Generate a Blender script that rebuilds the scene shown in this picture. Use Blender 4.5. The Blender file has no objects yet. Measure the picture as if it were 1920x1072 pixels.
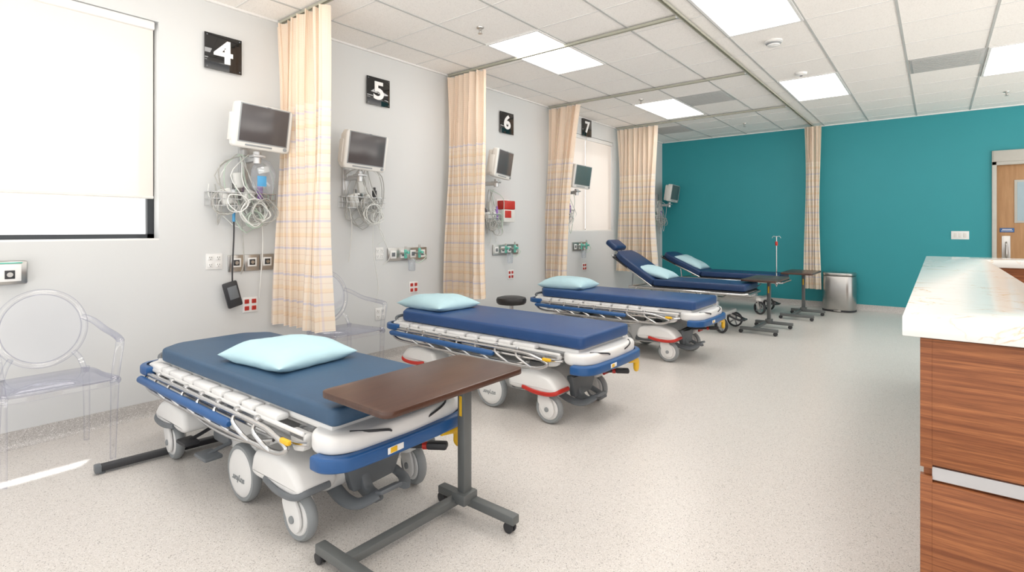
import bpy, bmesh, math, random
from mathutils import Vector, Matrix, Quaternion
random.seed(7)
SC = bpy.context.scene
COL = SC.collection

# ------------------------------------------------------------------ materials
def _nt(name):
    m = bpy.data.materials.new(name); m.use_nodes = True
    nt = m.node_tree
    return m, nt, nt.nodes['Principled BSDF']

def N(nt, t, **kw):
    n = nt.nodes.new(t)
    for k, v in kw.items(): setattr(n, k, v)
    return n

def pmat(name, col, rough=.5, metal=0., var=.05, scale=15, bump=0., bscale=150, spec=.5, coat=0., emis=0.):
    m, nt, b = _nt(name)
    tc = N(nt, 'ShaderNodeTexCoord')
    no = N(nt, 'ShaderNodeTexNoise'); no.inputs['Scale'].default_value = scale
    nt.links.new(tc.outputs['Object'], no.inputs['Vector'])
    mx = N(nt, 'ShaderNodeMix', data_type='RGBA')
    a = [max(0, c*(1-var)) for c in col]; c2 = [min(1, c*(1+var)) for c in col]
    mx.inputs['A'].default_value = (*a, 1); mx.inputs['B'].default_value = (*c2, 1)
    nt.links.new(no.outputs['Fac'], mx.inputs['Factor'])
    nt.links.new(mx.outputs['Result'], b.inputs['Base Color'])
    b.inputs['Roughness'].default_value = rough
    b.inputs['Metallic'].default_value = metal
    b.inputs['Specular IOR Level'].default_value = spec
    b.inputs['Coat Weight'].default_value = coat
    if emis:
        b.inputs['Emission Color'].default_value = (*col, 1); b.inputs['Emission Strength'].default_value = emis
    if bump:
        n2 = N(nt, 'ShaderNodeTexNoise'); n2.inputs['Scale'].default_value = bscale
        nt.links.new(tc.outputs['Object'], n2.inputs['Vector'])
        bp = N(nt, 'ShaderNodeBump'); bp.inputs['Strength'].default_value = bump; bp.inputs['Distance'].default_value = .01
        nt.links.new(n2.outputs['Fac'], bp.inputs['Height']); nt.links.new(bp.outputs['Normal'], b.inputs['Normal'])
    return m

def math_n(nt, op, a, b=None):
    n = N(nt, 'ShaderNodeMath', operation=op)
    for i, v in enumerate((a, b)):
        if v is None: continue
        if isinstance(v, (int, float)): n.inputs[i].default_value = v
        else: nt.links.new(v, n.inputs[i])
    return n.outputs[0]

def stripe(nt, s, period, width, off=0.):
    f = math_n(nt, 'FRACT', math_n(nt, 'ADD', math_n(nt, 'DIVIDE', s, period), off))
    return math_n(nt, 'LESS_THAN', f, width)

def mixc(nt, fac, a, b, k=1.):
    mx = N(nt, 'ShaderNodeMix', data_type='RGBA')
    if k != 1.: fac = math_n(nt, 'MULTIPLY', fac, k)
    nt.links.new(fac, mx.inputs['Factor'])
    for nm, v in (('A', a), ('B', b)):
        if isinstance(v, tuple): mx.inputs[nm].default_value = (*v, 1)
        else: nt.links.new(v, mx.inputs[nm])
    return mx.outputs['Result']

M = {}
M['wall'] = pmat('wall_paint', (.655, .668, .67), .75, var=.015, scale=2, bump=.03, bscale=300)
M['teal'] = pmat('teal_paint', (.022, .285, .325), .55, var=.03, scale=3, bump=.03, bscale=300)
M['white'] = pmat('white_plastic', (.80, .80, .79), .35, var=.02)
M['offwhite'] = pmat('off_white_plastic', (.72, .71, .68), .4, var=.02)
M['gray'] = pmat('gray_plastic', (.15, .165, .18), .45)
M['midgray'] = pmat('rubber_gray', (.28, .30, .31), .5)
M['dark'] = pmat('dark_plastic', (.03, .031, .035), .45)
M['black'] = pmat('black_acrylic', (.006, .006, .007), .05, coat=.5)
M['blackv'] = pmat('black_vinyl', (.02, .018, .018), .4)
M['blue'] = pmat('blue_bumper', (.017, .095, .28), .35)
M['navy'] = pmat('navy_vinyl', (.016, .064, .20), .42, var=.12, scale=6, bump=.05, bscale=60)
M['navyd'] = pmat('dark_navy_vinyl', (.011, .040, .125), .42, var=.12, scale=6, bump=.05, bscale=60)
M['slate'] = pmat('slate_vinyl', (.036, .088, .165), .5, var=.12, scale=6, bump=.05, bscale=60)
M['chrome'] = pmat('brushed_metal', (.62, .62, .62), .22, 1.)
M['steel'] = pmat('stainless_steel', (.5, .49, .47), .28, 1.)
M['alum'] = pmat('aluminium', (.6, .61, .62), .4, .8)
M['reveal'] = pmat('reveal_aluminium', (.50, .50, .51), .45, .6)
M['grayp'] = pmat('gray_powder_coat', (.14, .15, .15), .45, .2)
M['red'] = pmat('red_plastic', (.52, .03, .02), .35)
M['yellow'] = pmat('yellow_plastic', (.85, .50, .015), .35)
M['green'] = pmat('green_plastic', (.14, .52, .42), .3)
M['pillow'] = pmat('blue_disposable_fabric', (.47, .68, .745), .7, var=.05, scale=8, bump=.4, bscale=16)
M['screen'] = pmat('screen_glass', (.085, .078, .080), .18, var=.1, scale=4)
M['screeng'] = pmat('screen_glass_green', (.09, .125, .125), .15)
M['numeral'] = pmat('white_letters', (.9, .9, .9), .4)
M['cable'] = pmat('cable_sheath', (.42, .42, .40), .45)
M['cablew'] = pmat('cable_sheath_white', (.75, .76, .74), .4)
M['cableg'] = pmat('cable_sheath_green', (.52, .62, .54), .4)
M['tee'] = pmat('ceiling_grid_metal', (.50, .51, .50), .5)
M['tee2'] = pmat('ceiling_grid_white', (.74, .74, .73), .6)
M['tan'] = pmat('curtain_track_metal', (.40, .40, .33), .4, .1)
M['vent'] = pmat('vent_metal', (.46, .47, .47), .5)
M['purple'] = pmat('purple_plastic', (.3, .15, .5), .4)
M['bagblue'] = pmat('blue_print', (.08, .35, .65), .4)
M['doorframe'] = pmat('door_frame_paint', (.50, .485, .44), .45)
M['winframe'] = pmat('window_frame_metal', (.045, .05, .055), .35, .5)

def emission(name, col, s):
    m = bpy.data.materials.new(name); m.use_nodes = True; nt = m.node_tree
    nt.nodes.clear(); o = N(nt, 'ShaderNodeOutputMaterial'); e = N(nt, 'ShaderNodeEmission')
    e.inputs[0].default_value = (*col, 1); e.inputs[1].default_value = s
    nt.links.new(e.outputs[0], o.inputs[0]); return m
M['lamp'] = emission('light_diffuser', (1, .965, .92), 9.0)

def ceiling_mat():
    m, nt, b = _nt('ceiling_tile')
    tc = N(nt, 'ShaderNodeTexCoord')
    no = N(nt, 'ShaderNodeTexNoise'); no.inputs['Scale'].default_value = 120; no.inputs['Detail'].default_value = 4
    nt.links.new(tc.outputs['Object'], no.inputs['Vector'])
    r = N(nt, 'ShaderNodeValToRGB'); r.color_ramp.elements[0].position = .3; r.color_ramp.elements[0].color = (.80, .78, .75, 1)
    r.color_ramp.elements[1].position = .5; r.color_ramp.elements[1].color = (.92, .90, .87, 1)
    nt.links.new(no.outputs['Fac'], r.inputs[0]); nt.links.new(r.outputs[0], b.inputs['Base Color'])
    b.inputs['Roughness'].default_value = .9
    return m
M['ceil'] = ceiling_mat()

def terrazzo(name, base, k=1., sc=300):
    m, nt, b = _nt(name)
    tc = N(nt, 'ShaderNodeTexCoord')
    v = N(nt, 'ShaderNodeTexVoronoi'); v.inputs['Scale'].default_value = sc
    nt.links.new(tc.outputs['Object'], v.inputs['Vector'])
    sep = N(nt, 'ShaderNodeSeparateColor'); nt.links.new(v.outputs['Color'], sep.inputs[0])
    n1 = N(nt, 'ShaderNodeTexNoise'); n1.inputs['Scale'].default_value = 1.2
    nt.links.new(tc.outputs['Object'], n1.inputs['Vector'])
    c = mixc(nt, n1.outputs['Fac'], tuple(x*.98 for x in base), tuple(min(1, x*1.02) for x in base))
    c = mixc(nt, math_n(nt, 'LESS_THAN', sep.outputs[0], .05*k), c, (.22, .20, .185), .8)
    c = mixc(nt, math_n(nt, 'LESS_THAN', sep.outputs[1], .15*k), c, (.46, .44, .42), .55)
    c = mixc(nt, math_n(nt, 'LESS_THAN', sep.outputs[2], .2), c, (.79, .77, .75), .6)
    nt.links.new(c, b.inputs['Base Color'])
    b.inputs['Roughness'].default_value = .30
    b.inputs['Specular IOR Level'].default_value = .45
    return m
M['floor'] = terrazzo('speckled_vinyl_floor', (.64, .608, .575))
M['base'] = terrazzo('speckled_cove_base', (.46, .44, .42), 1.3)

def wood_mat(name, c1, c2, sc=(1.3, 1.3, 26), rough=.35, c3=None, dist=.8, k=.55, spec=.5):
    m, nt, b = _nt(name)
    tc = N(nt, 'ShaderNodeTexCoord'); mp = N(nt, 'ShaderNodeMapping'); mp.inputs['Scale'].default_value = sc
    nt.links.new(tc.outputs['Object'], mp.inputs[0])
    n = N(nt, 'ShaderNodeTexNoise'); n.inputs['Scale'].default_value = 2.2; n.inputs['Detail'].default_value = 8
    n.inputs['Distortion'].default_value = dist
    nt.links.new(mp.outputs[0], n.inputs['Vector'])
    n2 = N(nt, 'ShaderNodeTexNoise'); n2.inputs['Scale'].default_value = 9; n2.inputs['Detail'].default_value = 6; n2.inputs['Roughness'].default_value = .7
    nt.links.new(mp.outputs[0], n2.inputs['Vector'])
    r = N(nt, 'ShaderNodeValToRGB')
    r.color_ramp.elements[0].position = .34; r.color_ramp.elements[0].color = (*c1, 1)
    r.color_ramp.elements[1].position = .66; r.color_ramp.elements[1].color = (*c2, 1)
    nt.links.new(n.outputs['Fac'], r.inputs[0])
    mr = N(nt, 'ShaderNodeMapRange'); mr.inputs[1].default_value = .42; mr.inputs[2].default_value = .66
    nt.links.new(n2.outputs['Fac'], mr.inputs[0])
    f = math_n(nt, 'MULTIPLY', mr.outputs[0], k)
    c = mixc(nt, f, r.outputs[0], c3 or tuple(x*.5 for x in c1))
    nt.links.new(c, b.inputs['Base Color']); b.inputs['Roughness'].default_value = rough
    b.inputs['Specular IOR Level'].default_value = spec
    return m
M['wood'] = wood_mat('walnut_veneer', (.20, .062, .022), (.38, .140, .052), (1.0, 1.0, 32), .48, c3=(.095, .028, .011), dist=.5, k=.6, spec=.35)
M['tabletop'] = wood_mat('dark_laminate', (.062, .028, .019), (.082, .038, .026), (20, 1.2, 1.2), .3, k=.25)
M['doorwood'] = wood_mat('maple_door', (.40, .21, .09), (.48, .27, .125), (12, 12, 1.0), .45, (.33, .17, .07), k=.3)

def marble():
    m, nt, b = _nt('quartz_countertop')
    tc = N(nt, 'ShaderNodeTexCoord')
    n = N(nt, 'ShaderNodeTexNoise'); n.inputs['Scale'].default_value = 4.2; n.inputs['Detail'].default_value = 9; n.inputs['Distortion'].default_value = 1.8
    nt.links.new(tc.outputs['Object'], n.inputs['Vector'])
    r = N(nt, 'ShaderNodeValToRGB'); e = r.color_ramp.elements
    e[0].position = .482; e[0].color = (.72, .725, .70, 1); e[1].position = .518; e[1].color = (.72, .725, .70, 1)
    x = e.new(.50); x.color = (.60, .40, .19, 1)
    n3 = N(nt, 'ShaderNodeTexNoise'); n3.inputs['Scale'].default_value = 5; n3.inputs['Detail'].default_value = 4
    nt.links.new(tc.outputs['Object'], n3.inputs['Vector'])
    nt.links.new(n.outputs['Fac'], r.inputs[0])
    f = N(nt, 'ShaderNodeMapRange'); f.inputs[1].default_value = .50; f.inputs[2].default_value = .66
    nt.links.new(n3.outputs['Fac'], f.inputs[0])
    n4 = N(nt, 'ShaderNodeTexNoise'); n4.inputs['Scale'].default_value = 9; n4.inputs['Detail'].default_value = 6
    nt.links.new(tc.outputs['Object'], n4.inputs['Vector'])
    base = mixc(nt, n4.outputs['Fac'], (.68, .69, .67), (.75, .75, .73))
    c = mixc(nt, f.outputs[0], base, r.outputs[0])
    nt.links.new(c, b.inputs['Base Color']); b.inputs['Roughness'].default_value = .12
    return m
M['marble'] = marble()

def cloth(name, mesh=False):
    m, nt, b = _nt(name)
    out = nt.nodes['Material Output']
    uv = N(nt, 'ShaderNodeUVMap'); sp = N(nt, 'ShaderNodeSeparateXYZ')
    nt.links.new(uv.outputs[0], sp.inputs[0])
    U, V = sp.outputs[0], sp.outputs[1]
    n = N(nt, 'ShaderNodeTexNoise'); n.inputs['Scale'].default_value = 9
    nt.links.new(uv.outputs[0], n.inputs['Vector'])
    if mesh:
        c = mixc(nt, n.outputs['Fac'], (.98, .83, .69), (.99, .86, .73))
    else:
        c = mixc(nt, n.outputs['Fac'], (.98, .875, .75), (.99, .90, .79))
        c = mixc(nt, stripe(nt, V, .21, .16, .1), c, (.98, .76, .50), .35)
        c = mixc(nt, stripe(nt, V, .21, .08, .55), c, (.52, .56, .84), .40)
        c = mixc(nt, stripe(nt, V, .07, .10, .3), c, (.76, .56, .48), .28)
        c = mixc(nt, stripe(nt, U, .16, .10, .1), c, (.98, .76, .52), .30)
        c = mixc(nt, stripe(nt, U, .16, .06, .6), c, (.62, .62, .84), .27)
    nt.links.new(c, b.inputs['Base Color']); b.inputs['Roughness'].default_value = .9
    b.inputs['Specular IOR Level'].default_value = .1
    tr = N(nt, 'ShaderNodeBsdfTranslucent'); nt.links.new(c, tr.inputs[0])
    mx = N(nt, 'ShaderNodeMixShader'); mx.inputs[0].default_value = .32
    nt.links.new(b.outputs[0], mx.inputs[1]); nt.links.new(tr.outputs[0], mx.inputs[2])
    last = mx
    if mesh:
        tp = N(nt, 'ShaderNodeBsdfTransparent'); m2 = N(nt, 'ShaderNodeMixShader')
        a = math_n(nt, 'MULTIPLY', math_n(nt, 'SUBTRACT', 1.0, stripe(nt, U, .008, .5)), math_n(nt, 'SUBTRACT', 1.0, stripe(nt, V, .008, .5)))
        nt.links.new(math_n(nt, 'MULTIPLY', a, .35), m2.inputs[0])
        nt.links.new(mx.outputs[0], m2.inputs[1]); nt.links.new(tp.outputs[0], m2.inputs[2]); last = m2
    nt.links.new(last.outputs[0], out.inputs[0])
    return m
M['cloth'] = cloth('plaid_curtain_cloth'); M['net'] = cloth('curtain_net', True)

def shade_mat():
    m, nt, b = _nt('roller_shade_cloth')
    out = nt.nodes['Material Output']
    tc = N(nt, 'ShaderNodeTexCoord'); n = N(nt, 'ShaderNodeTexNoise'); n.inputs['Scale'].default_value = 250
    nt.links.new(tc.outputs['Object'], n.inputs['Vector'])
    c = mixc(nt, n.outputs['Fac'], (.74, .685, .64), (.77, .715, .67))
    nt.links.new(c, b.inputs['Base Color']); b.inputs['Roughness'].default_value = .9
    tr = N(nt, 'ShaderNodeBsdfTranslucent'); nt.links.new(c, tr.inputs[0])
    mx = N(nt, 'ShaderNodeMixShader'); mx.inputs[0].default_value = .16
    nt.links.new(b.outputs[0], mx.inputs[1]); nt.links.new(tr.outputs[0], mx.inputs[2])
    nt.links.new(mx.outputs[0], out.inputs[0]); return m
M['shade'] = shade_mat()

def clear_mat(name, tint, edge, base=.04, milk=0., milkcol=(.8, .84, .95)):
    m = bpy.data.materials.new(name); m.use_nodes = True; nt = m.node_tree; nt.nodes.clear()
    o = N(nt, 'ShaderNodeOutputMaterial'); t = N(nt, 'ShaderNodeBsdfTransparent')
    lw = N(nt, 'ShaderNodeLayerWeight'); lw.inputs[0].default_value = .5
    fc = lw.outputs['Facing']
    c = mixc(nt, math_n(nt, 'POWER', fc, 2.5), tint, edge); nt.links.new(c, t.inputs[0])
    g = N(nt, 'ShaderNodeBsdfGlossy'); g.inputs['Roughness'].default_value = .03
    last = t.outputs[0]
    if milk:
        d = N(nt, 'ShaderNodeBsdfTranslucent'); d.inputs[0].default_value = (*milkcol, 1)
        d2 = N(nt, 'ShaderNodeBsdfDiffuse'); d2.inputs[0].default_value = (*milkcol, 1)
        ad = N(nt, 'ShaderNodeMixShader'); ad.inputs[0].default_value = .4
        nt.links.new(d2.outputs[0], ad.inputs[1]); nt.links.new(d.outputs[0], ad.inputs[2])
        mm = N(nt, 'ShaderNodeMixShader')
        nt.links.new(math_n(nt, 'ADD', math_n(nt, 'MULTIPLY', math_n(nt, 'POWER', fc, 1.5), milk*2.), milk*.3), mm.inputs[0])
        nt.links.new(last, mm.inputs[1]); nt.links.new(ad.outputs[0], mm.inputs[2]); last = mm.outputs[0]
    mx = N(nt, 'ShaderNodeMixShader')
    nt.links.new(math_n(nt, 'ADD', math_n(nt, 'MULTIPLY', math_n(nt, 'POWER', fc, 4.), .75), base), mx.inputs[0])
    nt.links.new(last, mx.inputs[1]); nt.links.new(g.outputs[0], mx.inputs[2])
    nt.links.new(mx.outputs[0], o.inputs[0]); return m
M['clear'] = clear_mat('clear_polycarbonate', (.995, .995, 1.), (.66, .68, .86), .09, .02)
M['glass'] = clear_mat('window_glass', (.99, .995, .995), (.95, .97, .97), .02)
M['bag'] = clear_mat('plastic_bag', (.92, .94, .96), (.75, .8, .85), .08, .25)

# ------------------------------------------------------------------ mesh builder
def cr(pts, k=6, closed=False):
    P = [Vector(p) for p in pts]; n = len(P); out = []
    rng = range(n) if closed else range(n-1)
    for i in rng:
        if closed: a, b, c, d = P[(i-1) % n], P[i], P[(i+1) % n], P[(i+2) % n]
        else: a, b, c, d = P[max(i-1, 0)], P[i], P[i+1], P[min(i+2, n-1)]
        for j in range(k):
            t = j/k
            out.append(.5*((2*b)+(c-a)*t+(2*a-5*b+4*c-d)*t*t+(3*b-a-3*c+d)*t**3))
    if not closed: out.append(P[-1])
    return out

def rpoly(pts, r, seg=5):
    out = []; n = len(pts)
    for i in range(n):
        p = Vector(pts[i]).to_2d(); a = Vector(pts[i-1]).to_2d(); b = Vector(pts[(i+1) % n]).to_2d()
        da = (a-p); db = (b-p); rr = min(r, da.length*.48, db.length*.48)
        s = p+da.normalized()*rr; e = p+db.normalized()*rr
        for j in range(seg+1):
            t = j/seg
            out.append(tuple((1-t)**2*s+2*t*(1-t)*p+t*t*e))
    return out

class MB:
    def __init__(s): s.bm = bmesh.new()
    def add(s, tb, Mx=None, mi=0):
        bmesh.ops.recalc_face_normals(tb, faces=tb.faces)
        if Mx is not None: bmesh.ops.transform(tb, matrix=Mx, verts=tb.verts)
        for f in tb.faces: f.material_index = mi; f.smooth = True
        me = bpy.data.meshes.new('t'); tb.to_mesh(me); tb.free(); s.bm.from_mesh(me); bpy.data.meshes.remove(me)
        return s
    def box(s, c, sz, bev=0., seg=2, mi=0, rot=None):
        tb = bmesh.new(); bmesh.ops.create_cube(tb, size=1)
        bmesh.ops.scale(tb, vec=sz, verts=tb.verts)
        if bev: bmesh.ops.bevel(tb, geom=tb.edges[:], offset=min(bev, min(sz)*.49), segments=seg, affect='EDGES', profile=.5)
        Mx = Matrix.Translation(c)
        if rot is not None: Mx = Mx @ rot
        return s.add(tb, Mx, mi)
    def cyl(s, p0, p1, r, r2=None, n=20, bev=0., mi=0):
        p0, p1 = Vector(p0), Vector(p1); d = p1-p0
        tb = bmesh.new(); bmesh.ops.create_cone(tb, cap_ends=True, cap_tris=False, segments=n, radius1=r, radius2=r if r2 is None else r2, depth=d.length)
        if bev:
            caps = [f for f in tb.faces if len(f.verts) == n and n > 4]
            es = set(e for f in caps for e in f.edges)
            bmesh.ops.bevel(tb, geom=list(es), offset=bev, segments=2, affect='EDGES', profile=.5)
        q = Vector((0, 0, 1)).rotation_difference(d.normalized())
        return s.add(tb, Matrix.Translation((p0+p1)/2) @ q.to_matrix().to_4x4(), mi)
    def tube(s, pts, r, n=8, k=0, mi=0, closed=False, flat=1.):
        P = cr(pts, k, closed) if k else [Vector(p) for p in pts]
        m = len(P); tb = bmesh.new(); rings = []; nrm = None
        for i, p in enumerate(P):
            if closed: t = (P[(i+1) % m]-P[i-1]).normalized()
            else: t = (P[min(i+1, m-1)]-P[max(i-1, 0)]).normalized()
            if nrm is None:
                up = Vector((0, 0, 1)) if abs(t.z) < .9 else Vector((1, 0, 0))
                nrm = (up-t*up.dot(t)).normalized()
            else:
                nrm = (nrm-t*nrm.dot(t)).normalized()
            bn = t.cross(nrm)
            ri = r(i/(m-1)) if callable(r) else r
            rings.append([tb.verts.new(p+(nrm*math.cos(2*math.pi*j/n)+bn*math.sin(2*math.pi*j/n)*flat)*ri) for j in range(n)])
        for i in range(m if closed else m-1):
            A, B = rings[i], rings[(i+1) % m]
            for j in range(n):
                try: tb.faces.new((A[j], A[(j+1) % n], B[(j+1) % n], B[j]))
                except ValueError: pass
        if not closed:
            tb.faces.new(rings[0]); tb.faces.new(rings[-1])
        return s.add(tb, None, mi)
    def prism(s, poly, axis, lo, hi, bev=0., seg=2, mi=0):
        tb = bmesh.new()
        f = {'z': lambda a, b, h: (a, b, h), 'y': lambda a, b, h: (a, h, b), 'x': lambda a, b, h: (h, a, b)}[axis]
        A = [tb.verts.new(f(p[0], p[1], lo)) for p in poly]; B = [tb.verts.new(f(p[0], p[1], hi)) for p in poly]
        f1 = tb.faces.new(A); f2 = tb.faces.new(B); n = len(poly)
        for i in range(n): tb.faces.new((A[i], A[(i+1) % n], B[(i+1) % n], B[i]))
        if bev:
            es = list(f1.edges)+list(f2.edges)
            bmesh.ops.recalc_face_normals(tb, faces=tb.faces)
            bmesh.ops.bevel(tb, geom=es, offset=bev, segments=seg, affect='EDGES', profile=.5)
        return s.add(tb, None, mi)
    def lathe(s, prof, c=(0, 0, 0), axis='z', n=28, mi=0):
        tb = bmesh.new(); rings = []
        for r, h in prof:
            rings.append([tb.verts.new((r*math.cos(2*math.pi*j/n), r*math.sin(2*math.pi*j/n), h)) for j in range(n)] if r > 1e-6 else [tb.verts.new((0, 0, h))])
        for A, B in zip(rings, rings[1:]):
            for j in range(n):
                a, b = A[j % len(A)], A[(j+1) % len(A)]; c2, d = B[(j+1) % len(B)], B[j % len(B)]
                vs = []
                for v in (a, b, c2, d):
                    if v not in vs: vs.append(v)
                if len(vs) > 2: tb.faces.new(vs)
        R = {'z': Matrix.Identity(4), 'x': Matrix.Rotation(math.pi/2, 4, 'Y'), 'y': Matrix.Rotation(-math.pi/2, 4, 'X')}[axis]
        return s.add(tb, Matrix.Translation(c) @ R, mi)

def mk(name, mb, mats, parent=None, loc=(0, 0, 0), rot=(0, 0, 0), sharp=38):
    me = bpy.data.meshes.new(name); mb.bm.to_mesh(me); mb.bm.free()
    for m in (mats if isinstance(mats, (list, tuple)) else [mats]): me.materials.append(m)
    me.set_sharp_from_angle(angle=math.radians(sharp))
    o = bpy.data.objects.new(name, me); COL.objects.link(o)
    o.location = loc; o.rotation_euler = rot
    if parent: o.parent = parent
    return o

def thing(name, label, cat, loc=(0, 0, 0), rz=0., group=None):
    o = bpy.data.objects.new(name, None); COL.objects.link(o); o.empty_display_size = .1
    o.location = loc; o.rotation_euler = (0, 0, rz)
    tag(o, label, cat, group); return o
def tag(o, label, cat, group=None):
    o['label'] = label; o['category'] = cat
    if group: o['group'] = group
    return o
def struct(o): o['kind'] = 'structure'; return o

def dup(root, loc, rz=None, skip=(), label=None):
    def rec(o, par):
        c = o.copy(); COL.objects.link(c)
        if par: c.parent = par
        for ch in list(o.children):
            if any(s in ch.name for s in skip): continue
            rec(ch, c)
        return c
    r = rec(root, None); r.location = loc
    if rz is not None: r.rotation_euler = (0, 0, rz)
    if label: r['label'] = label
    return r

def text_mesh(txt, size, ext, off=0., name='text', bold=True):
    cu = bpy.data.curves.new('tmp', 'FONT'); cu.body = txt; cu.size = size; cu.extrude = ext; cu.offset = off
    cu.align_x = 'CENTER'; cu.align_y = 'CENTER'; cu.resolution_u = 6
    o = bpy.data.objects.new('tmp', cu); COL.objects.link(o)
    bpy.context.view_layer.update()
    me = bpy.data.meshes.new_from_object(o.evaluated_get(bpy.context.evaluated_depsgraph_get()))
    bpy.data.objects.remove(o); me.name = name
    r = bpy.data.objects.new(name, me); COL.objects.link(r); return r

WX = -4.28; FY = 10.1; CH = 3.03

# ------------------------------------------------------------------ room shell
mb = MB(); mb.box((-.39, 4.3, -.05), (8.1, 11.9, .1)); struct(mk('floor', mb, M['floor']))
mb = MB(); mb.box((-.39, 4.3, CH+.05), (8.1, 11.9, .1)); struct(mk('ceiling', mb, M['ceil']))
W1 = (-.9, 1.336, 1.225, 2.765); W2 = (6.62, 8.05, 1.27, 2.77)
mb = MB(); t = .15; xc = WX-t/2
def seg(y0, y1, z0, z1): mb.box((xc, (y0+y1)/2, (z0+z1)/2), (t, y1-y0, z1-z0))
seg(-1.6, W1[0], 0, CH); seg(W1[0], W1[1], 0, W1[2]); seg(W1[0], W1[1], W1[3], CH)
seg(W1[1], W2[0], 0, CH); seg(W2[0], W2[1], 0, W2[2]); seg(W2[0], W2[1], W2[3], CH); seg(W2[1], 10.25, 0, CH)
struct(mk('wall_left', mb, M['wall']))
DX0, DX1, DZ = .655, 1.60, 2.21
mb = MB()
mb.box(((WX+DX0-.04)/2, FY+.075, CH/2), (DX0-.04-WX, .15, CH))
mb.box(((DX0+DX1)/2, FY+.075, (DZ+.05+CH)/2), (DX1-DX0+.08, .15, CH-DZ-.05))
mb.box(((DX1+.04+3.66)/2, FY+.075, CH/2), (3.66-DX1-.04, .15, CH))
struct(mk('wall_far', mb, M['teal']))
# cove baseboards
cove = [(0, 0), (.035, 0), (.018, .012), (.010, .03), (.008, .10), (0, .10)]
mb = MB(); mb.prism([(WX+a, b) for a, b in cove], 'y', -1.6, FY); struct(mk('baseboard_left', mb, M['base'], sharp=60))
mb = MB(); mb.prism([(FY-a, b) for a, b in cove], 'x', WX, DX0-.05); struct(mk('baseboard_far', mb, M['base'], sharp=60))
# ceiling grid
xs = [-.24+.61*k for k in range(-7, 7) if WX < -.24+.61*k < 3.6]
ys = [4.9+.61*k for k in range(-11, 9) if -1.6 < 4.9+.61*k < FY]
mb = MB()
for x in xs: mb.box((x, 4.25, CH-.002), (.018, 11.7, .006))
struct(mk('trim_1', mb, M['tee']))
mb = MB()
for y in ys: mb.box((-.39, y, CH-.0015), (8.0, .012, .004))
struct(mk('trim_4', mb, M['tee2']))
mb = MB(); mb.box((WX+.012, 4.25, CH-.008), (.024, 11.7, .016)); mb.box((-.39, FY-.012, CH-.008), (7.7, .024, .016))
struct(mk('trim_2', mb, M['white']))

# windows
def window(nm, w, mull):
    y0, y1, z0, z1 = w; X = WX-.115; mb = MB(); f = .042
    mb.box((X, (y0+y1)/2, z0+f/2), (.04, y1-y0, f)); mb.box((X, (y0+y1)/2, z1-f/2), (.04, y1-y0, f))
    mb.box((X, y0+f/2, (z0+z1)/2), (.04, f, z1-z0)); mb.box((X, y1-f/2, (z0+z1)/2), (.04, f, z1-z0))
    for m_ in mull: mb.box((X, m_, (z0+z1)/2), (.045, f, z1-z0))
    o = struct(mk(nm, mb, M['winframe']))
    g = MB(); g.box((X, (y0+y1)/2, (z0+z1)/2), (.006, y1-y0-.05, z1-z0-.05)); mk('glass_pane', g, M['glass'], o)
    s_ = MB(); s_.box((WX-.075, (y0+y1)/2, z0+.006), (.15, y1-y0, .012)); mk('window_sill', s_, M['white'], o)
window('window_1', W1, [-.3]); window('window_2', W2, [7.2])

def roller(y0, y1, ztop, zbot, label):
    r = thing('roller_shade', label, 'window shade', (WX-.035, (y0+y1)/2, ztop), group='window roller shades')
    w = y1-y0
    bm = bmesh.new(); h = ztop-zbot
    vs = [bm.verts.new(p) for p in ((0, -w/2+.004, -h), (0, w/2-.004, -h), (0, w/2-.004, 0), (0, -w/2+.004, 0))]; bm.faces.new(vs)
    mb = MB(); mb.bm.free(); mb.bm = bm; mk('shade_cloth', mb, M['shade'], r)
    mb = MB(); mb.box((0, 0, -.03), (.05, w, .06), .01); mk('shade_cassette', mb, M['white'], r)
    mb = MB(); mb.cyl((0, -w/2+.004, zbot-ztop), (0, w/2-.004, zbot-ztop), .010, n=10); mk('hem_bar', mb, M['offwhite'], r)
roller(W1[0]+.01, W1[1]-.020, W1[3]-.002, 1.525, 'cream roller shade pulled mostly down over the large window')
roller(W2[0]+.005, 7.19, W2[3]-.002, W2[2]+.015, 'cream roller shade fully lowered over the narrow window pane')
roller(7.20, W2[1]-.005, W2[3]-.002, W2[2]+.015, 'cream roller shade fully lowered over the wide window pane')

# door
o = MB(); o.box(((DX0+DX1)/2, FY+.055, DZ/2+.005), (DX1-DX0-.01, .045, DZ-.01), .003)
door = struct(mk('door_1', o, M['doorwood']))
mb = MB(); mb.box((.965, FY+.028, 1.69), (.25, .012, .60), .004); mb.box((.965, FY+.022, 1.69), (.19, .006, .54), mi=1)
mk('door_window', mb, [M['doorframe'], pmat('door_glass', (.35, .45, .5), .1)], door)
mb = MB(); mb.box((DX0+.10, FY+.026, 1.02), (.09, .012, .38), .003); mb.tube([(DX0+.10, FY+.02, 1.12), (DX0+.10, FY-.03, 1.10), (DX0+.10, FY-.03, .93), (DX0+.10, FY+.02, .91)], .01, k=4)
mk('door_handle', mb, M['steel'], door)
mb = MB(); mb.box((DX0+.11, FY+.028, 1.29), (.15, .008, .06), .002); mb.box((DX0+.11, FY+.0225, 1.30), (.10, .003, .008), mi=1); mb.box((DX0+.11, FY+.0225, 1.28), (.12, .003, .006), mi=1)
mk('door_sign', mb, [M['blue'], M['numeral']], door)
mb = MB()
mb.box((DX0-.025, FY+.03, (DZ+.2)/2), (.05, .13, DZ+.2), .004); mb.box((DX1+.025, FY+.03, (DZ+.2)/2), (.05, .13, DZ+.2), .004)
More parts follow.
